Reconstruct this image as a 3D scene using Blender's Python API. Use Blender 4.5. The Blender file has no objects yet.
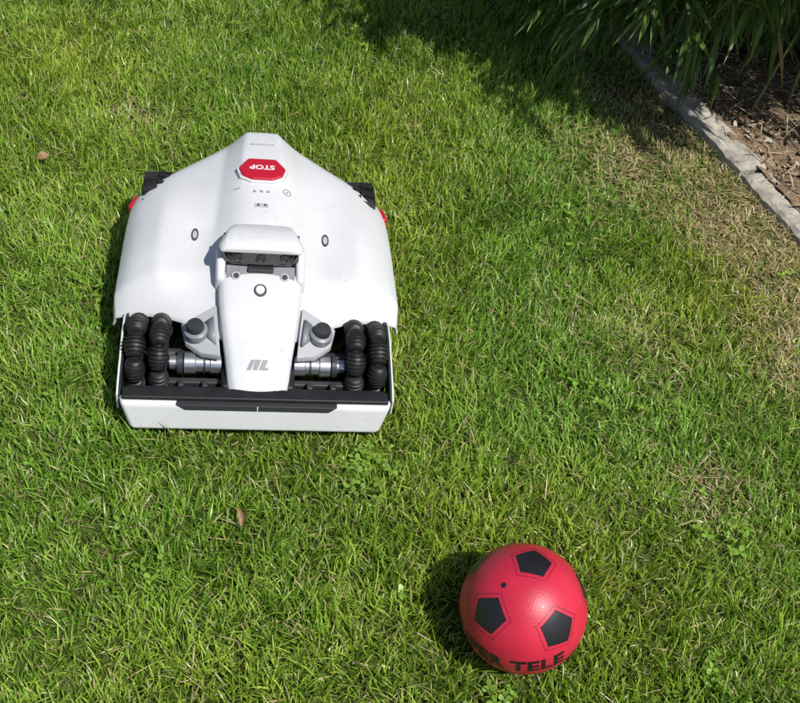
import bpy, bmesh, math, random
import numpy as np
from mathutils import Matrix, Vector
from mathutils.bvhtree import BVHTree
random.seed(5); rng=np.random.default_rng(7)
scene=bpy.context.scene
COL=scene.collection

# ---------------------------------------------------------------- materials
def mat(name,col,rough=.5,metal=0,spec=.5,coat=0,noise=None,bump=None,specks=None):
    m=bpy.data.materials.new(name); m.use_nodes=True
    nt=m.node_tree; b=nt.nodes['Principled BSDF']
    b.inputs['Base Color'].default_value=(*col,1); b.inputs['Roughness'].default_value=rough
    b.inputs['Metallic'].default_value=metal; b.inputs['Specular IOR Level'].default_value=spec
    b.inputs['Coat Weight'].default_value=coat
    tc=nt.nodes.new('ShaderNodeTexCoord')
    if noise:
        sc,amt=noise
        n=nt.nodes.new('ShaderNodeTexNoise'); n.inputs['Scale'].default_value=sc; n.inputs['Detail'].default_value=6
        nt.links.new(tc.outputs['Object'],n.inputs['Vector'])
        r=nt.nodes.new('ShaderNodeValToRGB')
        r.color_ramp.elements[0].position=.3; r.color_ramp.elements[1].position=.7
        r.color_ramp.elements[0].color=(*[c*(1-amt) for c in col],1)
        r.color_ramp.elements[1].color=(*[min(1,c*(1+amt*.5)) for c in col],1)
        nt.links.new(n.outputs['Fac'],r.inputs['Fac']); csock=r.outputs['Color']
        if specks:
            n3=nt.nodes.new('ShaderNodeTexNoise'); n3.inputs['Scale'].default_value=specks; n3.inputs['Detail'].default_value=2
            n4=nt.nodes.new('ShaderNodeTexNoise'); n4.inputs['Scale'].default_value=11
            for q in (n3,n4): nt.links.new(tc.outputs['Object'],q.inputs['Vector'])
            r3=nt.nodes.new('ShaderNodeValToRGB'); r3.color_ramp.elements[0].position=.68; r3.color_ramp.elements[1].position=.73
            nt.links.new(n3.outputs['Fac'],r3.inputs['Fac'])
            r4=nt.nodes.new('ShaderNodeValToRGB'); r4.color_ramp.elements[0].position=.46; r4.color_ramp.elements[1].position=.60
            nt.links.new(n4.outputs['Fac'],r4.inputs['Fac'])
            mu=nt.nodes.new('ShaderNodeMath'); mu.operation='MULTIPLY'; nt.links.new(r3.outputs['Color'],mu.inputs[0]); nt.links.new(r4.outputs['Color'],mu.inputs[1])
            m2=nt.nodes.new('ShaderNodeMath'); m2.operation='MULTIPLY'; m2.inputs[1].default_value=.65; nt.links.new(mu.outputs[0],m2.inputs[0])
            mx=nt.nodes.new('ShaderNodeMix'); mx.data_type='RGBA'; mx.inputs[7].default_value=(.16,.15,.08,1)
            nt.links.new(m2.outputs[0],mx.inputs[0]); nt.links.new(csock,mx.inputs[6]); csock=mx.outputs[2]
        nt.links.new(csock,b.inputs['Base Color'])
        rr=nt.nodes.new('ShaderNodeMapRange'); rr.inputs['To Min'].default_value=max(.05,rough-.1); rr.inputs['To Max'].default_value=rough+.15
        nt.links.new(n.outputs['Fac'],rr.inputs['Value']); nt.links.new(rr.outputs['Result'],b.inputs['Roughness'])
    if bump:
        sc,st=bump
        n2=nt.nodes.new('ShaderNodeTexNoise'); n2.inputs['Scale'].default_value=sc; n2.inputs['Detail'].default_value=8
        nt.links.new(tc.outputs['Object'],n2.inputs['Vector'])
        bp=nt.nodes.new('ShaderNodeBump'); bp.inputs['Strength'].default_value=st; bp.inputs['Distance'].default_value=.01
        nt.links.new(n2.outputs['Fac'],bp.inputs['Height']); nt.links.new(bp.outputs['Normal'],b.inputs['Normal'])
    return m
M_white=mat('white_plastic',(.58,.585,.60),.42,coat=.1,noise=(9,.06),specks=170)
M_lett=mat('white_print',(.7,.7,.7),.5)
M_black=mat('black_rubber',(.012,.012,.013),.5,noise=(40,.3))
M_dark=mat('dark_plastic',(.03,.031,.035),.45)
M_gloss=mat('black_glass',(.01,.01,.012),.08,coat=1)
M_grey=mat('grey_plastic',(.20,.21,.23),.4,noise=(30,.1))
M_lgrey=mat('light_grey_plastic',(.38,.39,.41),.4)
M_silver=mat('silver_metal',(.6,.6,.62),.3,metal=.9)
M_red=mat('red_plastic',(.44,.006,.022),.35,coat=.3)
M_mark=mat('mark_ink',(.05,.05,.06),.5)
M_gmark=mat('grey_ink',(.24,.24,.26),.5)
M_ball=mat('red_ball_vinyl',(.56,.018,.050),.42,coat=.04,noise=(14,.16),bump=(350,.08),specks=140)
M_bpent=mat('black_ball_print',(.012,.012,.014),.4)
M_stone=mat('edging_stone',(.42,.385,.33),.85,noise=(22,.35),bump=(60,.6))

def vcol_mat(name,rough,trans,spec=.3):
    m=bpy.data.materials.new(name); m.use_nodes=True; nt=m.node_tree
    b=nt.nodes['Principled BSDF']; out=nt.nodes['Material Output']
    a=nt.nodes.new('ShaderNodeAttribute'); a.attribute_name='Col'
    b.inputs['Roughness'].default_value=rough; b.inputs['Specular IOR Level'].default_value=spec
    nt.links.new(a.outputs['Color'],b.inputs['Base Color'])
    if trans>0:
        t=nt.nodes.new('ShaderNodeBsdfTranslucent'); hs=nt.nodes.new('ShaderNodeHueSaturation')
        hs.inputs['Value'].default_value=1.5; hs.inputs['Hue'].default_value=.49
        nt.links.new(a.outputs['Color'],hs.inputs['Color']); nt.links.new(hs.outputs['Color'],t.inputs['Color'])
        mx=nt.nodes.new('ShaderNodeMixShader'); mx.inputs['Fac'].default_value=trans
        nt.links.new(b.outputs['BSDF'],mx.inputs[1]); nt.links.new(t.outputs['BSDF'],mx.inputs[2])
        nt.links.new(mx.outputs['Shader'],out.inputs['Surface'])
    return m
M_grass=vcol_mat('grass_blades',.36,.34,.5)
M_leaf=vcol_mat('bamboo_leaves',.38,.3,.4)
M_mulch=vcol_mat('mulch_bits',.9,0,.1)

# ---------------------------------------------------------------- mesh helpers
def mkobj(name,verts,faces,m,parent=None,smooth=True,bevel=0,sub=0,seg=2):
    me=bpy.data.meshes.new(name); me.from_pydata([tuple(v) for v in verts],[],faces); 
    bm=bmesh.new(); bm.from_mesh(me); bmesh.ops.recalc_face_normals(bm,faces=bm.faces); bm.to_mesh(me); bm.free()
    me.materials.append(m)
    if smooth:
        for p in me.polygons: p.use_smooth=True
    o=bpy.data.objects.new(name,me); COL.objects.link(o)
    if parent: o.parent=parent
    if bevel:
        b=o.modifiers.new('b','BEVEL'); b.width=bevel; b.segments=seg; b.limit_method='ANGLE'; b.angle_limit=.5
        b.harden_normals=False
        w=o.modifiers.new('w','WEIGHTED_NORMAL'); w.keep_sharp=True
    if sub:
        s=o.modifiers.new('s','SUBSURF'); s.levels=sub; s.render_levels=sub
    return o
def box(name,c,s,m,parent,bevel=.003,taper=None,rot=None):
    x,y,z=[a/2 for a in s]; v=[]
    for dz in (-1,1):
        for dx,dy in ((-1,-1),(1,-1),(1,1),(-1,1)):
            k=taper if (taper and dz>0) else (1,1)
            p=Vector((dx*x*k[0],dy*y*k[1],dz*z))
            if rot: p=rot@p
            v.append(p+Vector(c))
    return mkobj(name,v,[(0,3,2,1),(4,5,6,7),(0,1,5,4),(1,2,6,5),(2,3,7,6),(3,0,4,7)],m,parent,bevel=bevel)
def lathe_data(profile,axis_o,axis_d,seg=24):
    d=Vector(axis_d).normalized(); q=d.to_track_quat('Z','Y'); v=[];f=[]
    for (r,h) in profile:
        for k in range(seg):
            a=2*math.pi*k/seg
            v.append(Vector(axis_o)+q@Vector((r*math.cos(a),r*math.sin(a),h)))
    n=len(profile)
    for i in range(n-1):
        for k in range(seg):
            f.append((i*seg+k,i*seg+(k+1)%seg,(i+1)*seg+(k+1)%seg,(i+1)*seg+k))
    f.append(tuple(range(seg))[::-1]); f.append(tuple((n-1)*seg+k for k in range(seg)))
    return v,f
def lathe(name,profile,o,d,m,parent,seg=24,smooth=True):
    v,f=lathe_data(profile,o,d,seg); ob=mkobj(name,v,f,m,parent,smooth=smooth)
    if smooth:
        e=ob.modifiers.new('e','EDGE_SPLIT'); e.split_angle=math.radians(40)
    return ob
class Acc:
    def __init__(s): s.v=[];s.f=[]
    def add(s,v,f):
        n=len(s.v); s.v+=list(v); s.f+=[tuple(i+n for i in t) for t in f]

# ---------------------------------------------------------------- robot lawn mower
MX=(-.240,1.259,0.0); MYAW=math.radians(12.9)
mow=bpy.data.objects.new('robot_lawn_mower',None); COL.objects.link(mow)
mow.location=MX; mow.rotation_euler=(0,0,MYAW)

rows=[
 ([0,.034,.078,.135,.195,.250,.266],[.693,.692,.660,.625,.590,.552,.538],[.150,.150,.14,.13,.12,.11,.10]),
 ([0,.034,.078,.135,.195,.250,.268],[.690,.689,.658,.622,.587,.549,.534],[.222,.221,.205,.190,.176,.158,.138]),
 ([0,.034,.076,.135,.195,.250,.270],[.668,.667,.636,.598,.565,.528,.515],[.245,.244,.216,.203,.188,.168,.143]),
 ([0,.040,.082,.14,.198,.252,.274],[.58,.578,.565,.540,.515,.490,.480],[.257,.256,.226,.208,.195,.172,.145]),
 ([0,.045,.088,.145,.20,.255,.278],[.46,.46,.46,.45,.43,.415,.405],[.250,.248,.222,.202,.196,.172,.140]),
 ([0,.05,.098,.14,.20,.258,.281],[.36,.36,.36,.36,.35,.335,.33],[.230,.226,.184,.178,.194,.167,.130]),
 ([0,.05,.095,.14,.20,.26,.284],[.285,.285,.285,.28,.272,.265,.262],[.203,.201,.174,.172,.176,.149,.120]),
 ([0,.05,.09,.13,.185,.25,.280],[.12,.13,.150,.178,.205,.218,.224],[.125,.126,.126,.124,.120,.106,.092]),
 ([0,.05,.09,.13,.185,.245,.272],[.14,.15,.17,.198,.225,.24,.246],[.108,.108,.110,.108,.102,.09,.080]),
]
def hoodnet():
    V=[];F=[]; full=[]
    for (xs,us,zs) in rows:
        r=[(x,u,z) for x,u,z in zip(xs,us,zs)]
        x,u,z=r[-1]; r.append((x+.004,u,max(.072,z-.035)))
        left=[(-x,u,z) for x,u,z in r[:0:-1]]
        full.append(left+r)
    w=len(full[0])
    for r in full: V+=r
    for i in range(len(full)-1):
        for j in range(w-1):
            F.append((i*w+j,i*w+j+1,(i+1)*w+j+1,(i+1)*w+j))
    return V,F,w
V,F,W=hoodnet()
hood=mkobj('hood',V,F,M_white,mow,sub=3)
me=hood.data
cr=me.attributes.new('crease_edge','FLOAT','EDGE')
mid=W//2
for e in me.edges:
    a,b=e.vertices; ia,ja=divmod(a,W); ib,jb=divmod(b,W); c=0
    if ia==ib and ia==1: c=.75
    if ia==ib and ia==2: c=.3
    if ia==ib and ia==6: c=.7
    if ia==ib and ia==7: c=.95
    if ja==jb:
        jj=abs(ja-mid); mi=min(ia,ib)
        if jj==6: c=.75
        if jj==1 and mi<4: c=.7
        if jj==2 and mi<5: c=.6
        if jj==4 and 3<=mi<6: c=.45
        if jj==1 and mi<2: c=.95
    cr.data[e.index].value=c
def bvh_of(o):
    dg=bpy.context.evaluated_depsgraph_get(); ev=o.evaluated_get(dg); m=ev.to_mesh()
    b=BVHTree.FromPolygons([v.co.copy() for v in m.vertices],[tuple(p.vertices) for p in m.polygons]); ev.to_mesh_clear(); return b
HB=bvh_of(hood)
def hz(x,u,B=None):
    h=(B or HB).ray_cast(Vector((x,u,1)),Vector((0,0,-1)))
    return h[0].z if h[0] else .15
sol=hood.modifiers.new('sol','SOLIDIFY'); sol.thickness=.004; sol.offset=-1

def decal_poly(name,pts,m,h=.0012,B=None,cuts=2,skirt=True,parent=mow):
    bm=bmesh.new(); vs=[bm.verts.new((x,y,0)) for x,y in pts]; bm.faces.new(vs)
    bmesh.ops.triangulate(bm,faces=bm.faces)
    if cuts: bmesh.ops.subdivide_edges(bm,edges=bm.edges,cuts=cuts,use_grid_fill=True)
    bm2=bm
    if skirt:
        r=bmesh.ops.extrude_face_region(bm2,geom=bm2.faces[:])
        top=set(g for g in r['geom'] if isinstance(g,bmesh.types.BMVert))
    else: top=set(bm2.verts)
    for v in bm2.verts:
        z=hz(v.co.x,v.co.y,B); v.co.z=z+(h if v in top else -.002)
    bmesh.ops.recalc_face_normals(bm2,faces=bm2.faces)
    me=bpy.data.meshes.new(name); bm2.to_mesh(me); bm2.free(); me.materials.append(m)
    o=bpy.data.objects.new(name,me); COL.objects.link(o); o.parent=parent; return o
def textmesh(txt,size,bold=.0,spacing=1):
    c=bpy.data.curves.new('t','FONT'); c.body=txt; c.size=size; c.align_x='CENTER'; c.align_y='CENTER'; c.offset=bold; c.space_character=spacing
    c.resolution_u=4
    o=bpy.data.objects.new('t',c); COL.objects.link(o); dg=bpy.context.evaluated_depsgraph_get()
    m=bpy.data.meshes.new_from_object(o.evaluated_get(dg)); bpy.data.objects.remove(o)
    bm=bmesh.new(); bm.from_mesh(m); bmesh.ops.triangulate(bm,faces=bm.faces)
    bmesh.ops.subdivide_edges(bm,edges=[e for e in bm.edges if e.calc_length()>size*.12],cuts=3)
    bmesh.ops.triangulate(bm,faces=bm.faces)
    return m,bm
def decal_text(name,txt,size,cx,cu,m,h,rot=math.pi,bold=0,B=None):
    me,bm=textmesh(txt,size,bold)
    for v in bm.verts:
        x,y=v.co.x,v.co.y; X=cx+x*math.cos(rot)-y*math.sin(rot); U=cu+x*math.sin(rot)+y*math.cos(rot)
        v.co=(X,U,hz(X,U,B)+h)
    bm.to_mesh(me); bm.free(); me.materials.clear(); me.materials.append(m)
    o=bpy.data.objects.new(name,me); COL.objects.link(o); o.parent=mow; return o

SB=-.030
sb=[(-.049,.549),(-.029,.581),(.029,.581),(.049,.549),(.042,.524),(.021,.512),(-.021,.512),(-.042,.524)]
sb=[(x,u+SB) for x,u in sb]
def flat_plate(name,pts,z0,z1,m,bev=.002):
    n=len(pts); V=[(x,u,z0) for x,u in pts]+[(x,u,z1) for x,u in pts]
    return mkobj(name,V,[tuple(range(n))[::-1],tuple(range(n,2*n))]+[(i,(i+1)%n,n+(i+1)%n,n+i) for i in range(n)],m,mow,bevel=bev)
ztop=max(hz(x*.9,u) for x,u in sb)
flat_plate('stop_button_surround',[(x*1.10,.517+(y-.517)*1.12) for x,y in sb],ztop-.03,ztop+.0010,M_white,.003)
flat_plate('stop_button',sb,ztop-.01,ztop+.006,M_red,.004)
me,bm=textmesh('STOP',.020,.0006)
for v in bm.verts: v.co=(-v.co.x*1.08,.550+SB-v.co.y,ztop+.0064)
bm.to_mesh(me); bm.free(); me.materials.clear(); me.materials.append(M_lett)
o=bpy.data.objects.new('stop_lettering',me); COL.objects.link(o); o.parent=mow
decal_text('label_print','AUTO MOWER',.0075,0,.610,M_gmark,.0008)
def ring_pts(cx,cy,r,n=20): return [(cx+r*math.cos(2*math.pi*k/n),cy+r*math.sin(2*math.pi*k/n)) for k in range(n)]
def decal_ring(name,cx,cy,r,w,m,h=.0012,B=None,sy=1):
    n=32; V=[];F=[]
    for k in range(n):
        a=2*math.pi*k/n
        for rr in (r-w,r):
            x=cx+rr*math.cos(a); y=cy+rr*math.sin(a)*sy; V.append((x,y,hz(x,y,B)+h))
    for k in range(n): F.append((2*k,2*k+1,2*((k+1)%n)+1,2*((k+1)%n)))
    return mkobj(name,V,F,m,mow)
decal_ring('button_ring',.052,.463,.0085,.0016,M_gmark)
decal_poly('button_icon',[(.050,.461),(.054,.461),(.054,.465),(.050,.465)],M_gmark,.001,cuts=0)
decal_poly('button_icon_b',[(-.058,.466),(-.044,.466),(-.044,.468),(-.058,.468)],M_gmark,.001,cuts=0)
for k,x in enumerate((-.018,-.004,.01)):
    decal_poly('indicator_%d'%k,[(x,.452),(x+.006,.452),(x+.006,.457),(x,.457)],M_gmark,.001,cuts=0)
decal_poly('charge_port',[(-.014,.412),(.014,.412),(.014,.422),(-.014,.422)],M_lgrey,.001)
for k,x in enumerate((-.007,.007)): decal_poly('charge_pin_%d'%k,ring_pts(x,.417,.0025,8),M_dark,.002,cuts=0)
for s in (-1,1):
    decal_poly('side_sensor_%d'%(s+1),[(s*.132+.006*math.cos(a),.376+.0135*math.sin(a)) for a in [k*math.pi/8 for k in range(16)]],M_lgrey,.0018)
    decal_ring('side_sensor_ring_%d'%(s+1),s*.132,.376,.0072,.0026,M_mark,.0022,sy=2.1)
    box('tail_light_%d'%(s+1),(s*.2645,.522,.134),(.018,.040,.030),M_red,mow,.005,rot=Matrix.Rotation(s*math.radians(18),3,'Z'))

def nose():
    R=[(.262,.080,.196,.15),(.235,.081,.193,.135),(.19,.078,.175,.115),(.14,.070,.151,.095),(.095,.062,.128,.075),(.06,.058,.108,.065),(.038,.054,.097,.062),(.030,.040,.090,.066)]
    V=[];F=[]
    for (u,h,zt,zb) in R:
        V+=[(-h-.003,u,zb),(-h,u,zt-.010),(-h+.010,u,zt),(-h*.45,u,zt+.003),(0,u,zt+.004),(h*.45,u,zt+.003),(h-.010,u,zt),(h,u,zt-.010),(h+.003,u,zb)]
    w=9
    for i in range(len(R)-1):
        for j in range(w-1): F.append((i*w+j,i*w+j+1,(i+1)*w+j+1,(i+1)*w+j))
        F.append((i*w,i*w+w-1,(i+1)*w+w-1,(i+1)*w))
    F.append(tuple(range(w))); F.append(tuple((len(R)-1)*w+k for k in range(w)))
    return mkobj('nose',V,F,M_white,mow,sub=2)
ns=nose(); 
cr=ns.data.attributes.new('crease_edge','FLOAT','EDGE')
for e in ns.data.edges:
    a,b=e.vertices
    if a//9==b//9 and a//9 in (0,): cr.data[e.index].value=.9
    if a%9==b%9 and a%9 in (1,2,6,7): cr.data[e.index].value=.45
NB=bvh_of(ns)
decal_poly('nose_button',ring_pts(0,.218,.0125),M_mark,.0015,B=NB)
decal_poly('nose_button_center',ring_pts(0,.218,.0085),M_white,.0028,B=NB)
g=M_gmark
decal_poly('emblem_a',[(-.022,.073),(-.014,.073),(-.007,.090),(-.014,.090)],g,.0012,B=NB,cuts=1)
decal_poly('emblem_b',[(-.010,.073),(-.002,.073),(.005,.090),(-.006,.090)],g,.0012,B=NB,cuts=1)
decal_poly('emblem_c',[(.001,.073),(.018,.073),(.018,.077),(.012,.077),(.018,.090),(.008,.090)],g,.0012,B=NB,cuts=1)
for s in (-1,1):
    V=[(s*.089,.24,.15),(s*.089,.30,.17),(s*.087,.30,.232),(s*.085,.24,.195),
       (s*.066,.24,.15),(s*.066,.30,.17),(s*.068,.30,.232),(s*.070,.24,.195)]
    mkobj('nose_rail_%d'%(s+1),V,[(0,1,2,3),(4,7,6,5),(0,4,5,1),(1,5,6,2),(2,6,7,3),(3,7,4,0)],M_white,mow,bevel=.006,seg=3)
V=[(-.067,.236,.190),(.067,.236,.190),(.067,.272,.206),(-.067,.272,.206)]
V+=[(x,u,z-.01) for x,u,z in V]
mkobj('recess_plate',V,[(0,1,2,3),(4,7,6,5),(0,4,5,1),(1,5,6,2),(2,6,7,3),(3,7,4,0)],M_grey,mow,bevel=.002)
box('recess_slot',(0,.262,.205),(.05,.014,.008),M_dark,mow,.002)
for s in (-1,1):
    for k,(r,m_) in enumerate(((.0085,M_lgrey),(.0055,M_dark))):
        lathe('recess_lens_%d_%d'%(s+1,k),[(r,-.006),(r,.001+.001*k)],(s*.047,.248,.1985),(0,-.4,.9),m_,mow,seg=18)
V=[];F=[]
prof=[(.262,.256),(.262,.215),(.270,.206),(.30,.206),(.30,.256)]
cols=[(-.074,.012),(-.056,.003),(0,0),(.056,.003),(.074,.012)]
for (x,du) in cols:
    for (u,z) in prof: V.append((x,u+du,z))
n=len(prof)
for i in range(len(cols)-1):
    for j in range(n): F.append((i*n+j,i*n+(j+1)%n,(i+1)*n+(j+1)%n,(i+1)*n+j))
F.append(tuple(range(n))); F.append(tuple((len(cols)-1)*n+j for j in range(n)))
mkobj('camera_visor',V,F,M_gloss,mow,bevel=.003)
for s in (-1,0,1):
    lathe('camera_lens_%d'%(s+1),[(.0095,-.002),(.0095,.001),(.007,.002),(.006,.0005)],(s*.045,.2605+abs(s)*.0022,.233),(s*-.05,-1,0),M_dark,mow,seg=20)
R=[(.259,.073,.248,.257),(.276,.077,.246,.267),(.305,.072,.238,.270),(.335,.064,.225,.258),(.362,.055,.20,.234)]
V=[];F=[]
for (u,h,zb,zt) in R:
    V+=[(-h-.007,u,zb),(-h-.001,u,(zb+zt)/2+.002),(-h*.88,u,zt-.001),(0,u,zt+.002),(h*.88,u,zt-.001),(h+.001,u,(zb+zt)/2+.002),(h+.007,u,zb)]
w=7
for i in range(len(R)-1):
    for j in range(w-1): F.append((i*w+j,i*w+j+1,(i+1)*w+j+1,(i+1)*w+j))
    F.append((i*w,i*w+w-1,(i+1)*w+w-1,(i+1)*w))
F.append(tuple(range(w))); F.append(tuple((len(R)-1)*w+k for k in range(w)))
cap=mkobj('camera_cap',V,F,M_white,mow,sub=2)
cr=cap.data.attributes.new('crease_edge','FLOAT','EDGE')
for e in cap.data.edges:
    a,b=e.vertices
    if a//7==b//7 and a//7==0: cr.data[e.index].value=.85
    elif a//7==b//7 and a//7==1: cr.data[e.index].value=.6
    elif a%7==b%7 and a%7 in (0,2,4,6): cr.data[e.index].value=.7

# bumper
BT=.088
V=[(-.233,-.006,.030),(.233,-.006,.030),(.246,.040,.032),(-.246,.040,.032),
   (-.253,.010,BT),(.253,.010,BT),(.257,.034,BT+.003),(-.257,.034,BT+.003)]
mkobj('front_bumper',V,[(0,3,2,1),(4,5,6,7),(0,1,5,4),(1,2,6,5),(2,3,7,6),(3,0,4,7)],M_white,mow,bevel=.009,seg=4)
def fy(z): return -.006+(z-.030)/(BT-.030)*.016
V=[(-.150,fy(BT)-.002,BT+.001),(.150,fy(BT)-.002,BT+.001),(.134,fy(BT-.011)-.0015,BT-.011),(-.134,fy(BT-.011)-.0015,BT-.011),
   (-.150,.03,BT+.001),(.150,.03,BT+.001),(.134,.03,BT-.011),(-.134,.03,BT-.011)]
mkobj('bumper_sensor_strip',V,[(0,1,2,3),(4,7,6,5),(0,4,5,1),(1,5,6,2),(2,6,7,3),(3,7,4,0)],M_dark,mow,bevel=.001)
box('bumper_top_pad',(0,.030,BT+.006),(.496,.026,.010),M_black,mow,.003)
box('bumper_mark',(0,fy(BT-.005)-.002,BT-.0045),(.0022,.002,.010),M_lett,mow,.0004)
box('bumper_frame',(0,.048,.066),(.484,.016,.045),M_black,mow,.003)
for s in (-1,1):
    prof=[(.03,.050),(.03,.088),(.06,.100),(.16,.122),(.20,.122),(.222,.112),(.23,.10),(.222,.078),(.19,.064),(.10,.052)]
    for nm,xo,th,mm in (('bumper_arm',.2605,.004,M_white),('bumper_arm_inner',.2560,.004,M_black)):
        V=[(s*xo,u,z) for u,z in prof]+[(s*(xo-th),u,z) for u,z in prof]; n=len(prof)
        F=[tuple(range(n)),tuple(range(n,2*n))[::-1]]+[(i,(i+1)%n,n+(i+1)%n,n+i) for i in range(n)]
        mkobj('%s_%d'%(nm,s+1),V,F,mm,mow,bevel=.0012)
box('chassis',(0,.45,.10),(.34,.34,.08),M_dark,mow,.01)
box('chassis_front',(0,.13,.070),(.14,.16,.05),M_black,mow,.008)
box('chassis_rear_block',(0,.58,.145),(.28,.10,.06),M_dark,mow,.012)
box('cutter_deck',(0,.37,.055),(.38,.26,.05),M_black,mow,.01)
box('chassis_skirt',(0,.29,.080),(.50,.06,.04),M_black,mow,.01)

def barrel(acc,o,d,L=.0465,R=.0205):
    prof=[(.006,-L/2)]
    N=6
    for k in range(N):
        t0=-L/2+L*k/N; 
        for q,g in ((.06,.0),(.25,.0034),(.72,.0034),(.94,.0)):
            t=t0+L/N*q; env=R*(1-.34*(2*t/L)**2)
            prof.append((env-.0036+g,t))
    prof.append((.006,L/2))
    acc.add(*lathe_data(prof,o,d,16))
for s in (-1,1):
    for wi,xc in enumerate((.187,.2310)):
        acc=Acc(); X=s*xc; cu,cz,rr=.146,.079,.0600; NB_=8
        ph=(.5 if wi else 0)+.15
        for k in range(NB_):
            a=2*math.pi*(k+ph)/NB_
            o=Vector((X,cu+rr*math.cos(a),cz+rr*math.sin(a))); d=Vector((0,-math.sin(a),math.cos(a)))
            barrel(acc,o,d)
        ob=mkobj('omni_rollers_%d_%d'%(s+1,wi),acc.v,acc.f,M_black,mow,smooth=True)
        ob.modifiers.new('e','EDGE_SPLIT').split_angle=math.radians(50)
        lathe('omni_hub_%d_%d'%(s+1,wi),[(.02,-.015),(.046,-.012),(.050,-.008),(.050,.008),(.046,.012),(.02,.015)],(X,cu,cz),(1,0,0),M_dark,mow,seg=24)
        acc=Acc()
        for k in range(NB_):
            a=2*math.pi*(k+ph+.5)/NB_
            o=Vector((X,cu+.035*math.cos(a),cz+.035*math.sin(a))); d=Vector((0,math.cos(a),math.sin(a)))
            acc.add(*lathe_data([(.007,0),(.006,.027)],o,d,8))
        mkobj('omni_spokes_%d_%d'%(s+1,wi),acc.v,acc.f,M_dark,mow)
    lathe('wheel_motor_%d'%(s+1),[(.016,0),(.0205,.002),(.0205,.022),(.018,.024),(.018,.05),(.0215,.052),(.0215,.072),(.014,.075),(.014,.10)],(s*.068,.120,.084),(s,0,0),M_silver,mow,seg=28)
    lathe('motor_band_%d'%(s+1),[(.0225,0),(.0225,.010)],(s*.143,.120,.084),(s,0,0),M_dark,mow,seg=28)
    lathe('motor_ring_%d'%(s+1),[(.0212,0),(.0212,.003)],(s*.1,.120,.084),(s,0,0),M_dark,mow,seg=28)
    lathe('axle_%d'%(s+1),[(.012,0),(.012,.13)],(s*.12,.146,.079),(s,0,0),M_dark,mow,seg=16)
    top=[(s*.083,.205,.160),(s*.150,.178,.130),(s*.140,.138,.122),(s*.108,.112,.120),(s*.072,.100,.128)]
    V=[Vector(p) for p in top]+[Vector(p)-Vector((0,0,.014)) for p in top]; n=5
    mkobj('bracket_%d'%(s+1),V,[tuple(range(n)),tuple(range(n,2*n))[::-1]]+[(i,(i+1)%n,n+(i+1)%n,n+i) for i in range(n)],M_lgrey,mow,bevel=.003)
    top=[(s*.088,.178,.156),(s*.103,.168,.150),(s*.097,.138,.140),(s*.081,.122,.142)]
    V=[Vector(p) for p in top]+[Vector(p)-Vector((0,0,.012)) for p in top]; n=4
    mkobj('bracket_window_%d'%(s+1),V,[tuple(range(n)),tuple(range(n,2*n))[::-1]]+[(i,(i+1)%n,n+(i+1)%n,n+i) for i in range(n)],M_grey,mow)
    ax=Vector((s*.12,-.12,1))
    lathe('shock_post_%d'%(s+1),[(.020,-.045),(.020,-.006),(.0225,-.004),(.0225,.008),(.017,.012)],(s*.119,.150,.138),ax,M_grey,mow,seg=28)
    lathe('shock_cap_%d'%(s+1),[(.0165,.011),(.0165,.022),(.0145,.026),(.006,.027)],(s*.119,.150,.138),ax,M_dark,mow,seg=24)
    lathe('spring_%d'%(s+1),[(.013+.003*(k%2),-.09+.006*k) for k in range(9)],(s*.119,.150,.13),ax,M_dark,mow,seg=16)
    X=s*.218; wu=.553; wr=.088
    lathe('rear_wheel_%d'%(s+1),[(.03,-.030),(.065,-.034),(.078,-.032),(wr-.003,-.026),(wr-.001,0),(wr-.003,.026),(.078,.032),(.065,.034),(.03,.030)],(X,wu,.092),(1,0,0),M_black,mow,seg=48)
    acc=Acc()
    for k in range(20):
        for q in (-1,1):
            a=2*math.pi*(k+.25*q)/20
            c=Vector((X+q*.015,wu+wr*math.cos(a),.092+wr*math.sin(a)))
            e1=Vector((1,0,0)); e2=Vector((0,-math.sin(a),math.cos(a))); e3=Vector((0,math.cos(a),math.sin(a)))
            e1=(e1+e2*.35*q).normalized()
            vv=[c+e1*i*.015+e2*j*.005+e3*l*.005 for l in(-1,1) for i,j in((-1,-1),(1,-1),(1,1),(-1,1))]
            acc.add(vv,[(0,3,2,1),(4,5,6,7),(0,1,5,4),(1,2,6,5),(2,3,7,6),(3,0,4,7)])
    mkobj('rear_wheel_tread_%d'%(s+1),acc.v,acc.f,M_black,mow,smooth=False)
box('front_crossbar',(0,.088,.060),(.36,.014,.02),M_dark,mow,.003)
for k,x in enumerate((-.145,-.10,.10,.145)):
    box('front_clip_%d'%k,(x,.073,.072),(.012,.016,.014),M_dark,mow,.003)

# ---------------------------------------------------------------- ball
CAMR=Matrix.Rotation(math.radians(90-45.586),3,'X')@Matrix.Rotation(math.radians(11.072),3,'Z')
BC=Vector((.279,.940,.105)); BR=.105
ball=bpy.data.objects.new('toy_football',None); COL.objects.link(ball); ball.location=BC
w_=(Vector((0,0,1.6))-BC).normalized(); r_=(CAMR@Vector((1,0,0))); r_=(r_-w_*r_.dot(w_)).normalized(); u_=w_.cross(r_)
def bdir(a,b):
    c=math.sqrt(max(0,1-a*a-b*b)); return (r_*a+u_*b+w_*c).normalized()
bm=bmesh.new(); bmesh.ops.create_icosphere(bm,subdivisions=6,radius=BR); me=bpy.data.meshes.new('skin'); bm.to_mesh(me); bm.free()
for p in me.polygons: p.use_smooth=True
me.materials.append(M_ball); o=bpy.data.objects.new('skin',me); COL.objects.link(o); o.parent=ball
p1,p2,p3=bdir(.19,.73),bdir(-.53,-.125),bdir(.52,-.34)
cen=(p1+p2+p3).normalized()
ang=math.acos(1/math.sqrt(5)); ca=math.sqrt((1+2*math.cos(ang))/3)
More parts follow.
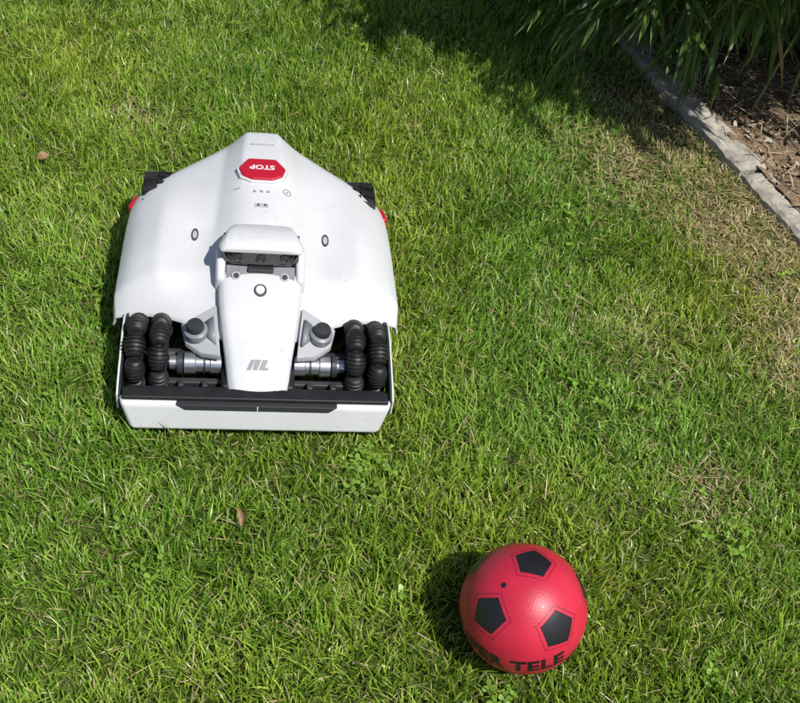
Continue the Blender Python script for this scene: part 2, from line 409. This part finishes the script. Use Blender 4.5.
t=(p1-cen*p1.dot(cen)).normalized(); sgn=1 if cen.cross(t).dot(p2)>0 else -1; bt=cen.cross(t)*sgn; sa=math.sqrt(1-ca*ca)
A=[cen*ca+(t*math.cos(2*math.pi*k/3)+bt*math.sin(2*math.pi*k/3))*sa for k in range(3)]
ico=list(A)
def add(v):
    if all((v-q).length>.1 for q in ico): ico.append(v)
cosA=1/math.sqrt(5)
for _ in range(4):
    for i in range(len(ico)):
        for j in range(len(ico)):
            a_,b_=ico[i],ico[j]
            if i!=j and abs(a_.dot(b_)-cosA)<.01:
                q=Matrix.Rotation(math.radians(72),3,a_)@b_; add(q.normalized())
tdir=bdir(-.40,-.795)
acc=Acc(); dots=Acc()
for v in ico[:12]:
    if v.dot(tdir)>math.cos(math.radians(40)) and v.dot(cen)<.7: continue
    nb=[q for q in ico if abs(q.dot(v)-cosA)<.05][0]
    e=(nb-v*nb.dot(v)).normalized(); f_=v.cross(e)
    Rp=math.radians(17.2)
    def prad(phi): 
        q=(phi%(2*math.pi/5))-math.pi/5; return math.cos(math.pi/5)/math.cos(q)
    V=[v*BR*1.003];F=[];S=60
    for r in range(1,6):
        for k in range(S):
            ph=2*math.pi*k/S; a_=Rp*prad(ph)*r/5
            V.append((v*math.cos(a_)+(e*math.cos(ph)+f_*math.sin(ph))*math.sin(a_))*BR*1.003)
    for k in range(S): F.append((0,1+k,1+(k+1)%S))
    for r in range(4):
        for k in range(S): F.append((1+r*S+k,1+(r+1)*S+k,1+(r+1)*S+(k+1)%S,1+r*S+(k+1)%S))
    acc.add(V,F)
    for side in range(5):
        for k in range(11):
            c0=2*math.pi*side/5; c1=2*math.pi*(side+1)/5; tt=k/11
            P=(e*math.cos(c0)+f_*math.sin(c0))*(1-tt)+(e*math.cos(c1)+f_*math.sin(c1))*tt
            a_=Rp*1.24*P.length; dd=P.normalized()
            n_=(v*math.cos(a_)+dd*math.sin(a_)); x_=dd.cross(n_).normalized(); y_=n_.cross(x_)
            dots.add([n_*BR*1.003+(x_*math.cos(q*math.pi/3)+y_*math.sin(q*math.pi/3))*.0011 for q in range(6)],[(0,1,2,3,4,5)])
def raw(name,V,F,m,parent,smooth=True):
    me=bpy.data.meshes.new(name); me.from_pydata([tuple(v) for v in V],[],F); me.materials.append(m)
    if smooth:
        for p in me.polygons: p.use_smooth=True
    o=bpy.data.objects.new(name,me); COL.objects.link(o); o.parent=parent; return o
raw('pentagon_patches',acc.v,acc.f,M_bpent,ball); raw('stitch_dots',dots.v,dots.f,M_bpent,ball,False)
vd=bdir(-.27,.33); vv,ff=lathe_data([(.0045,0),(.0045,.0012),(.0035,.0018),(.002,.0008)],vd*(BR-.0006),vd,20); raw('valve',vv,ff,M_bpent,ball)
me,bm=textmesh('SUPER TELE',.041,.0014,1.05)
c=tdir; tx=(bdir(-.1,-.90)-bdir(-.65,-.69)); tx=(tx-c*tx.dot(c)).normalized(); ty=c.cross(tx)
for v in bm.verts:
    x,y=v.co.x/BR,v.co.y/BR
    d=(c*math.cos(x)+tx*math.sin(x))*math.cos(y)+ty*math.sin(y); v.co=d*BR*1.006
bm.to_mesh(me); bm.free(); me.materials.clear(); me.materials.append(M_bpent)
o=bpy.data.objects.new('lettering',me); COL.objects.link(o); o.parent=ball

# ---------------------------------------------------------------- noise helper
class VN:
    def __init__(s,seed,n=128): s.g=np.random.default_rng(seed).random((n,n)); s.n=n
    def __call__(s,x,y,f):
        x=np.asarray(x)*f+37.3; y=np.asarray(y)*f+51.7
        xi=np.floor(x).astype(int); yi=np.floor(y).astype(int); fx=x-xi; fy=y-yi
        fx=fx*fx*(3-2*fx); fy=fy*fy*(3-2*fy); n=s.n
        g=s.g; a=g[xi%n,yi%n]; b=g[(xi+1)%n,yi%n]; c=g[xi%n,(yi+1)%n]; d=g[(xi+1)%n,(yi+1)%n]
        return (a*(1-fx)+b*fx)*(1-fy)+(c*(1-fx)+d*fx)*fy
N1,N2,N3,N4,N5=[VN(k) for k in (1,2,3,4,5)]
CX,CY=.644,2.74; TX,TY=.489,-.872; NX,NY=.872,.489
def cd(x,y): return (x-CX)*NX+(y-CY)*NY
def ct(x,y): return (x-CX)*TX+(y-CY)*TY
def sstep(a,b,x): t=np.clip((x-a)/(b-a),0,1); return t*t*(3-2*t)
def dry(x,y):
    d=cd(x,y); t=ct(x,y)
    w=.46+.36*(N1(x,y,3.1)-.5)
    a=sstep(-w,-.08,d)*sstep(-.40,-.05,t)*(1-.5*sstep(.9,1.6,t))
    a=a*(.55+.85*N2(x,y,9))
    for (px,py,r,s) in ((.66,1.33,.07,.6),(-.75,2.2,.09,.30),(-.7,1.75,.07,.2),(.35,1.75,.10,.15),(.55,2.45,.20,.7),(.55,1.75,.12,.35)):
        a=np.maximum(a,s*np.exp(-((x-px)**2+(y-py)**2)/(r*r))*(.5+N3(x,y,14)))
    return np.clip(a,0,1)

def big_mesh(name,co,loops,starts,totals,mat_,colr):
    me=bpy.data.meshes.new(name)
    me.vertices.add(len(co)); me.vertices.foreach_set('co',co.astype(np.float32).ravel())
    me.loops.add(len(loops)); me.loops.foreach_set('vertex_index',loops.astype(np.int32))
    me.polygons.add(totals.size); me.polygons.foreach_set('loop_start',starts.astype(np.int32).ravel()); me.polygons.foreach_set('loop_total',totals.astype(np.int32).ravel())
    me.update(calc_edges=True)
    at=me.color_attributes.new('Col','FLOAT_COLOR','POINT')
    c4=np.ones((len(co),4),np.float32); c4[:,:3]=colr; at.data.foreach_set('color',c4.ravel())
    me.polygons.foreach_set('use_smooth',np.ones(totals.size,bool))
    me.materials.append(mat_)
    o=bpy.data.objects.new(name,me); COL.objects.link(o); return o

def blades(name,x,y,z0,L,Wd,yaw,th0,th1,colr,mat_,tipdry=None,prof=(1,.9,.65)):
    n=len(x); dx,dy=np.cos(yaw),np.sin(yaw)
    tw=rng.normal(0,.5,n); wx=-np.sin(yaw+tw); wy=np.cos(yaw+tw)
    P=np.zeros((n,4,3)); P[:,0]=np.stack([x,y,z0+np.zeros(n)],1)
    for k in range(3):
        th=th0+th1*(k+.5)/3; s=L/3
        P[:,k+1,0]=P[:,k,0]+dx*np.sin(th)*s; P[:,k+1,1]=P[:,k,1]+dy*np.sin(th)*s; P[:,k+1,2]=P[:,k,2]+np.cos(th)*s
    P[:,:,2]=np.maximum(P[:,:,2],.001)
    co=np.zeros((n,7,3)); wv=np.stack([wx,wy,rng.normal(0,.25,n)],1)
    for k in range(3):
        h=(Wd*prof[k]/2)[:,None]*wv
        co[:,2*k]=P[:,k]-h; co[:,2*k+1]=P[:,k]+h
    co[:,6]=P[:,3]
    base=(np.arange(n)*7)[:,None]
    lp=np.array([0,1,3,2, 2,3,5,4, 4,5,6])[None]+base
    st=(np.arange(n)*11)[:,None]+np.array([0,4,8])[None]; tot=np.tile([4,4,3],n)
    c=np.repeat(colr[:,None,:],7,1)
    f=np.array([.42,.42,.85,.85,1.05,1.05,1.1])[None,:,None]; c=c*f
    if tipdry is not None:
        c[:,4:]=c[:,4:]*(1-tipdry[:,None,None])+np.array([.50,.46,.20])*tipdry[:,None,None]
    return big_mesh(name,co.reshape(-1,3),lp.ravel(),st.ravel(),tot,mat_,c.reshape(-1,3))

def inpoly(x,y,poly):
    r=np.zeros(len(x),bool); n=len(poly)
    for i in range(n):
        x1,y1=poly[i]; x2,y2=poly[(i+1)%n]
        c=((y1>y)!=(y2>y))&(x<(x2-x1)*(y-y1)/(y2-y1+1e-12)+x1); r^=c
    return r
vis=[(-1.6,2.55),(1.2,3.8),(1.3,.85),(.8,.6),(-.65,.45)]
def sample(n,x0,x1,y0,y1): return rng.uniform(x0,x1,n),rng.uniform(y0,y1,n)
x,y=sample(540000,-1.8,1.4,.35,4.0); k=inpoly(x,y,vis); x,y=x[k],y[k]
x2,y2=sample(100000,-3.0,2.4,-.6,4.8); k=~inpoly(x2,y2,vis); x2,y2=x2[k],y2[k]
wide=np.concatenate([np.ones(len(x)),np.full(len(x2),2.4)])
x=np.concatenate([x,x2]); y=np.concatenate([y,y2])
edge=.015+.03*(N4(x,y,20)-.5)
k=(cd(x,y)<edge); x,y,wide=x[k],y[k],wide[k]
dr=dry(x,y)
clump=N2(x,y,28)*.6+N5(x,y,60)*.4
dens=.34+.36*N1(x,y,6)+.75*clump
k=(rng.random(len(x))<np.clip(dens,0,1)*(1-.40*dr)); 
bd=np.hypot(x-BC.x,y-BC.y); k&=(bd>.045)
x,y,wide,dr,bd,clump=x[k],y[k],wide[k],dr[k],bd[k],clump[k]
n=len(x)
lx=(x-MX[0])*math.cos(MYAW)+(y-MX[1])*math.sin(MYAW); lu=-(x-MX[0])*math.sin(MYAW)+(y-MX[1])*math.cos(MYAW)
inm=(abs(lx)<.27)&(lu>.0)&(lu<.68)
L=(.020+.027*rng.random(n)**1.2)*(.70+.40*N3(x,y,5)+.45*(clump-.3))
L*=np.where(rng.random(n)<.05,1.5,1)
L*=np.where(inm,.6,1); L*=np.where(bd<.11,np.clip(bd/.11,.3,1),1)
L*=(1-.25*dr)
Wd=(.0016+.0023*rng.random(n))*wide**.8
fyaw=N4(x,y,4)*3*math.pi+ (N5(x,y,22)-.5)*6
yaw=fyaw+rng.normal(0,1.5,n)
th0=np.abs(rng.normal(.35,.32,n))+.35*dr; th1=rng.normal(.5,.55,n)
g1=np.array([.072,.160,.012]); g2=np.array([.205,.360,.026]); g3=np.array([.43,.56,.090])
v=np.clip(.35*N2(x,y,3)+.30*N5(x,y,13)+.15*clump+rng.normal(0,.27,n)+.15,0,1)[:,None]
col=np.where(v<.5,g1+(g2-g1)*v*2,g2+(g3-g2)*(v-.5)*2)
h=(N1(x,y,2.2)-.46)[:,None]; col=col*(1+h*np.array([.42,.02,-.3]))
straw=np.array([.55,.45,.24])*(.55+.75*rng.random(n))[:,None]
isd=(rng.random(n)<(.025+.055*N3(x,y,8)+.85*dr))
col=np.where(isd[:,None],straw,col)
flat=isd&(rng.random(n)<.65); th0=np.where(flat,rng.normal(1.3,.2,n),th0); th1=np.where(flat,rng.normal(.2,.2,n),th1)
z0=np.where(flat,rng.uniform(.002,.014,n),0)
tipdry=np.where(rng.random(n)<.14,rng.random(n),0)
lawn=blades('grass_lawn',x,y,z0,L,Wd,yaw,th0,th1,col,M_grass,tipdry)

m=9000; cx_,cy_=sample(m*3,-1.8,1.4,.4,3.6); k=(cd(cx_,cy_)<.03)&(rng.random(len(cx_))<.03+.95*dry(cx_,cy_)); cx_,cy_=cx_[k],cy_[k]
k=~((np.abs((cx_-MX[0])*math.cos(MYAW)+(cy_-MX[1])*math.sin(MYAW))<.30)&(cy_>1.2)&(cy_<2.1))&(np.hypot(cx_-BC.x,cy_-BC.y)>.1); cx_,cy_=cx_[k],cy_[k]; m=len(cx_)
blades('dry_grass_clippings',cx_,cy_,rng.uniform(.010,.024,m),rng.uniform(.02,.055,m),rng.uniform(.001,.0024,m),rng.uniform(0,6.28,m),rng.normal(1.5,.12,m),rng.normal(.1,.2,m),np.array([.58,.47,.27])*(.55+.6*rng.random(m))[:,None],M_grass)

# ---------------------------------------------------------------- clover & broad weeds
ctr=[(-.014,1.245,.06,24),(-.05,1.215,.04,8),(.27,.80,.05,22),(-.32,.93,.04,7),(.69,1.23,.04,6),(-.05,3.02,.15,50),(.05,2.9,.1,25),(.42,1.55,.08,8),(.62,.95,.05,6),(.3,2.1,.14,10)]
for _ in range(60): ctr.append((random.uniform(-1.6,1.1),random.uniform(.5,3.4),random.uniform(.02,.09),random.randint(1,5)))
co=[];lp=[];st=[];tt=[];cc=[]
for (a,b,r,nn) in ctr:
    if cd(a,b)>-.05: continue
    for _ in range(nn):
        x0=random.gauss(a,r*.5); y0=random.gauss(b,r*.5)
        if math.hypot(x0-BC.x,y0-BC.y)<.06: continue
        lx0=(x0-MX[0])*math.cos(MYAW)+(y0-MX[1])*math.sin(MYAW); lu0=-(x0-MX[0])*math.sin(MYAW)+(y0-MX[1])*math.cos(MYAW)
        if abs(lx0)<.3 and -.02<lu0<.72: continue
        z=random.uniform(.014,.028); ya=random.uniform(0,6.28)
        s=random.uniform(.0040,.0085); base=Vector((x0,y0,z)); g=random.uniform(.9,1.35)
        c=(.20*g,.34*g,.045*g)
        for q in range(3):
            aa=ya+q*2*math.pi/3; d=Vector((math.cos(aa),math.sin(aa),random.uniform(-.3,.4))).normalized(); sd=Vector((-math.sin(aa),math.cos(aa),random.uniform(-.35,.35)))
            pts=[(0,0),(.5,.42),(1.1,.62),(1.65,.5),(1.85,.0),(1.65,-.5),(1.1,-.62),(.5,-.42)]
            i0=len(co)
            for (p,w) in pts: co.append(base+d*p*s+sd*w*s+Vector((0,0,abs(w)*s*.25)))
            lp+=list(range(i0,i0+8)); st.append(len(lp)-8); tt.append(8); cc+=[c]*8
        i0=len(co); w=.0006
        for p in ((x0-w,y0,0),(x0+w,y0,0),(x0+w,y0,z),(x0-w,y0,z)): co.append(Vector(p))
        lp+=list(range(i0,i0+4)); st.append(len(lp)-4); tt.append(4); cc+=[c]*4
big_mesh('clover_patch',np.array([tuple(v) for v in co]),np.array(lp),np.array(st),np.array(tt),M_grass,np.array(cc))

M_dl=mat('dead_leaf_brown',(.36,.20,.11),.7,noise=(60,.5))
def deadleaf(p,s,ya,slim=1.0):
    V=[];F=[]
    for i in range(7):
        t=i/6; w=math.sin(math.pi*min(1,t*.95+.03))**.8*.45*slim
        zc=.2*math.sin(t*3)
        for j in (-1,0,1):
            V.append(Vector((s*(t-.5),s*w*j,s*(zc+abs(j)*.18*(1 if i%2 else .7)))))
    for i in range(6):
        for j in range(2): F.append((i*3+j,i*3+j+1,(i+1)*3+j+1,(i+1)*3+j))
    o=mkobj('dead_leaf',V,F,M_dl,sub=1); o.location=p; o.rotation_euler=(.2,-.2,ya); return o
deadleaf((-.917,1.948,.024),.028,.6)
deadleaf((-.226,1.061,.016),.050,2.0,slim=.22)
deadleaf((-.40,2.15,.022),.02,1.2)

# ---------------------------------------------------------------- ground, bed, stone edging
def ground_mat():
    m=bpy.data.materials.new('ground_turf_soil'); m.use_nodes=True; nt=m.node_tree; b=nt.nodes['Principled BSDF']
    tc=nt.nodes.new('ShaderNodeTexCoord'); b.inputs['Roughness'].default_value=.95; b.inputs['Specular IOR Level'].default_value=.1
    n=nt.nodes.new('ShaderNodeTexNoise'); n.inputs['Scale'].default_value=30; n.inputs['Detail'].default_value=8
    n2=nt.nodes.new('ShaderNodeTexNoise'); n2.inputs['Scale'].default_value=2.5
    r=nt.nodes.new('ShaderNodeValToRGB'); e=r.color_ramp.elements
    e[0].position=.3; e[0].color=(.03,.045,.010,1); e[1].position=.7; e[1].color=(.12,.12,.04,1)
    x=e.new(.5); x.color=(.065,.09,.02,1)
    nt.links.new(tc.outputs['Object'],n.inputs['Vector']); nt.links.new(tc.outputs['Object'],n2.inputs['Vector'])
    mx=nt.nodes.new('ShaderNodeMath'); mx.operation='ADD'; ml=nt.nodes.new('ShaderNodeMath'); ml.operation='MULTIPLY'; ml.inputs[1].default_value=.3
    nt.links.new(n2.outputs['Fac'],ml.inputs[0]); nt.links.new(n.outputs['Fac'],mx.inputs[0]); nt.links.new(ml.outputs[0],mx.inputs[1])
    sb_=nt.nodes.new('ShaderNodeMath'); sb_.operation='SUBTRACT'; sb_.inputs[1].default_value=.15; nt.links.new(mx.outputs[0],sb_.inputs[0])
    nt.links.new(sb_.outputs[0],r.inputs['Fac']); nt.links.new(r.outputs['Color'],b.inputs['Base Color'])
    return m
S=150
mkobj('ground',[(-S,-S,0),(S,-S,0),(S,S,0),(-S,S,0)],[(0,1,2,3)],ground_mat(),smooth=False)
M_soil=mat('bed_soil',(.24,.17,.11),.95,spec=.1,noise=(28,.5),bump=(80,1))
V=[];F=[];nu,nv=150,90
for i in range(nu):
    for j in range(nv):
        t=-3.2+6.0*i/(nu-1); d=.06+3.0*(j/(nv-1))**1.5
        x0=CX+TX*t+NX*d; y0=CY+TY*t+NY*d
        z=.008+.022*float(N1(x0,y0,7))+.014*float(N2(x0,y0,22))+.008*float(N3(x0,y0,60))
        V.append((x0,y0,z))
for i in range(nu-1):
    for j in range(nv-1): F.append((i*nv+j,(i+1)*nv+j,(i+1)*nv+j+1,i*nv+j+1))
mkobj('garden_bed',V,F,M_soil)
def chips(name,n,fn,colf,mat_,smin,smax):
    co=[];lp=[];st=[];tt=[];cc=[]
    for _ in range(n):
        p=fn()
        s=random.uniform(smin,smax); q=Matrix.Rotation(random.uniform(0,6.28),3,'Z')@Matrix.Rotation(random.gauss(0,.45),3,'X')@Matrix.Rotation(random.gauss(0,.45),3,'Y')
        w=random.uniform(.2,.7); c=colf(); i0=len(co)
        for l in (0,1):
            for (a,b) in ((-1,-.6),(-.3,-1),(.9,-.7),(1,.5),(.2,1),(-.8,.6)):
                co.append(Vector(p)+q@Vector((a*s*random.uniform(.8,1.1),b*s*w,(l-.5)*s*.22)))
        for f in ((6,7,8,9,10,11),)+tuple((k,(k+1)%6,6+(k+1)%6,6+k) for k in range(6)):
            lp+=[i0+k for k in f]; st.append(len(lp)-len(f)); tt.append(len(f))
        cc+=[c]*12
    o=big_mesh(name,np.array([tuple(v) for v in co]),np.array(lp),np.array(st),np.array(tt),mat_,np.array(cc))
    o.data.polygons.foreach_set('use_smooth',np.zeros(len(st),bool)); return o
def bedpt():
    t=random.uniform(-1.6,1.8); d=.10+1.1*random.random()**1.3
    x0=CX+TX*t+NX*d; y0=CY+TY*t+NY*d
    return (x0,y0,.012+.022*float(N1(x0,y0,7))+.014*float(N2(x0,y0,22))+random.uniform(.004,.012))
def mcol():
    r=random.random(); k=random.uniform(.6,1.3)
    if r<.45: return (.26*k,.18*k,.115*k)
    if r<.8: return (.40*k,.31*k,.21*k)
    if r<.93: return (.52*k,.46*k,.36*k)
    return (.12*k,.15*k,.04*k)
chips('mulch',7000,bedpt,mcol,M_mulch,.003,.011)
m=1300; t=rng.uniform(-1.2,1.4,m); d=.08+rng.random(m)**1.5*.7; 
blades('dry_bed_litter',CX+TX*t+NX*d,CY+TY*t+NY*d,rng.uniform(.03,.05,m),rng.uniform(.03,.10,m),rng.uniform(.002,.006,m),rng.uniform(0,6.28,m),rng.normal(1.5,.15,m),rng.normal(.1,.25,m),np.array([.50,.40,.26])*(.45+.7*rng.random(m))[:,None],M_mulch)
pts=[-2.6,-2.1,-1.6,-1.1,-.62,-.14,.335,.82,1.3,1.8,2.3]
edg=bpy.data.objects.new('stone_edging',None); COL.objects.link(edg)
for i in range(len(pts)-1):
    a,b=pts[i]+.004,pts[i+1]-.004; jt=random.uniform(-.005,.005); zt=.034+random.uniform(-.005,.005)
    bm=bmesh.new()
    bmesh.ops.create_grid(bm,x_segments=36,y_segments=8,size=.5)
    geom=bmesh.ops.extrude_face_region(bm,geom=bm.faces[:]); tvs=set(g_ for g_ in geom['geom'] if isinstance(g_,bmesh.types.BMVert))
    for v in bm.verts:
        t_=a+(v.co.x+.5)*(b-a); d_=.006+jt+(v.co.y+.5)*.094
        onb=abs(abs(v.co.y)-.5)<1e-4 or abs(abs(v.co.x)-.5)<1e-4
        x0=CX+TX*t_+NX*d_; y0=CY+TY*t_+NY*d_
        z=-.03
        if v in tvs: 
            z=zt+.006*(float(N2(x0,y0,30))-.5)+.005*(float(N3(x0,y0,90))-.5)-(.007 if onb else 0)
            if onb:
                off=.008*(float(N5(x0,y0,45))-.5); x0+=NX*off; y0+=NY*off
        v.co=(x0,y0,z)
    bmesh.ops.recalc_face_normals(bm,faces=bm.faces)
    me=bpy.data.meshes.new('stone_%d'%i); bm.to_mesh(me); bm.free(); me.materials.append(M_stone)
    o=bpy.data.objects.new('stone_%d'%i,me); COL.objects.link(o); o.parent=edg

# ---------------------------------------------------------------- bamboo shrub
shr=bpy.data.objects.new('bamboo_shrub',None); COL.objects.link(shr)
C=np.array([.84,3.13,.78]); RA=np.array([1.08,.90,.97]); BASE=(.99,3.33)
M_culm=mat('bamboo_culm',(.20,.20,.07),.5,noise=(20,.4))
acc=Acc(); 
def tube(acc,pts,r0,r1,seg=6):
    V=[];F=[];n=len(pts)
    for i,p in enumerate(pts):
        d=(pts[min(i+1,n-1)]-pts[max(i-1,0)]).normalized(); a=d.orthogonal().normalized(); b=d.cross(a); r=r0+(r1-r0)*i/(n-1)
        for k in range(seg):
            an=2*math.pi*k/seg; V.append(p+(a*math.cos(an)+b*math.sin(an))*r)
    for i in range(n-1):
        for k in range(seg): F.append((i*seg+k,i*seg+(k+1)%seg,(i+1)*seg+(k+1)%seg,(i+1)*seg+k))
    acc.add(V,F)
# the low lawn side of the crown is clipped back, as a trimmed hedge would be
def keep(p):
    lim=2.43+.46*max(0,p.x-.60)+.45*max(0,.60-p.x)
    if p.z<.62 and p.y<lim+.22*max(0,.45-p.z): return False
    return True
LX=[];LD=[]
for c_ in range(190):
    an=random.uniform(0,6.28); el=math.acos(random.uniform(-.7,1)); 
    dv=np.array([math.cos(an)*math.sin(el),math.sin(an)*math.sin(el),math.cos(el)])
    tgt=Vector(tuple(C+RA*dv*random.uniform(.75,1.0))); tgt.z=max(tgt.z,.12)
    if not keep(tgt): continue
    b0=Vector((random.gauss(BASE[0],.22),random.gauss(BASE[1],.2),0))
    hgt=max(tgt.z+.25,.7); midp=Vector(((b0.x*.65+tgt.x*.35),(b0.y*.65+tgt.y*.35),hgt))
    P=[b0*(1-t)**2+midp*2*t*(1-t)+tgt*t*t for t in [i/9 for i in range(10)]]
    tube(acc,P,.005,.0015)
    for i in range(3,10):
        for q in range(4 if i<6 else 8):
            t=(i-random.random())/9; p=b0*(1-t)**2+midp*2*t*(1-t)+tgt*t*t
            o_=Vector((random.gauss(0,1),random.gauss(0,1),random.gauss(-.1,.5))).normalized(); e=p+o_*random.uniform(.06,.2)+Vector((0,0,-.04))
            if not keep(e): continue
            tube(acc,[p,(p+e)/2+Vector((0,0,.02)),e],.0014,.0007,3)
            for l in range(random.randint(7,11)):
                s_=random.uniform(.3,1.0); pp=p.lerp(e,s_)
                out=(pp-Vector((BASE[0],BASE[1],pp.z))); 
                if out.length>0: out.normalize()
                dd=(out*.55+o_*.5+Vector((random.gauss(0,.45),random.gauss(0,.45),random.gauss(-.75,.35)))).normalized()
                if pp.z>.10: LX.append(tuple(pp)); LD.append(tuple(dd))
mkobj('culms',acc.v,acc.f,M_culm,shr)
LX=np.array(LX); LD=np.array(LD); n=len(LX)
Ln=rng.uniform(.07,.14,n); Wn=Ln*rng.uniform(.095,.14,n)
side=np.cross(LD,np.array([0,0,1.0])+rng.normal(0,.5,(n,3))); side/=np.linalg.norm(side,axis=1)[:,None]+1e-9
up=np.cross(side,LD)
co=np.zeros((n,8,3)); droop=rng.uniform(.1,.5,n)
def pt(t,w,zf=0): 
    p=LX+LD*(Ln*t)[:,None]; p[:,2]-=Ln*droop*t*t*.6
    return p+side*(Wn*w)[:,None]+up*(Wn*zf)[:,None]
co[:,0]=pt(0,0);co[:,1]=pt(.28,-.5,.15);co[:,2]=pt(.28,0,0);co[:,3]=pt(.28,.5,.15);co[:,4]=pt(.62,-.38,.12);co[:,5]=pt(.62,0,0);co[:,6]=pt(.62,.38,.12);co[:,7]=pt(1,0)
lp=np.array([0,2,1, 0,3,2, 1,2,5,4, 2,3,6,5, 4,5,7, 5,6,7])[None]+(np.arange(n)*8)[:,None]
st=(np.arange(n)*20)[:,None]+np.array([0,3,6,10,14,17])[None]; tot=np.tile([3,3,4,4,3,3],n)
v=rng.random(n)[:,None]; lc=np.array([.035,.085,.014])*(1-v)+np.array([.13,.21,.04])*v
dd_=rng.random(n)<.03; lc[dd_]=np.array([.26,.21,.10])
o=big_mesh('leaves',co.reshape(-1,3),lp.ravel(),st.ravel(),tot,M_leaf,np.repeat(lc,8,0)); o.parent=shr
o.data.polygons.foreach_set('use_smooth',np.zeros(len(st.ravel()),bool))

# ---------------------------------------------------------------- light, sky, camera
sd=Vector((-.78,.62,0)).normalized(); el=math.radians(56)
L_=bpy.data.lights.new('sun','SUN'); L_.energy=5.0; L_.angle=math.radians(.55); L_.color=(1,.965,.90)
so=bpy.data.objects.new('sun',L_); COL.objects.link(so)
dirv=Vector((sd.x*math.cos(el),sd.y*math.cos(el),-math.sin(el))); so.rotation_euler=dirv.to_track_quat('-Z','Y').to_euler(); so.location=(3,-3,6)
w=bpy.data.worlds.new('World'); scene.world=w; w.use_nodes=True; nt=w.node_tree
sk=nt.nodes.new('ShaderNodeTexSky'); sk.sky_type='NISHITA'; sk.sun_disc=False; sk.sun_elevation=el; sk.sun_rotation=math.atan2(-sd.x,-sd.y)
nt.links.new(sk.outputs['Color'],nt.nodes['Background'].inputs['Color']); nt.nodes['Background'].inputs['Strength'].default_value=.085
cam=bpy.data.cameras.new('camera'); cam.sensor_width=36; cam.lens=1050/800*36; cam.clip_end=1000; cam.clip_start=.05
co_=bpy.data.objects.new('camera',cam); COL.objects.link(co_); co_.location=(0,0,1.6); co_.rotation_euler=CAMR.to_euler(); scene.camera=co_
scene.view_settings.view_transform='Standard'; scene.view_settings.look='None'; scene.view_settings.exposure=0
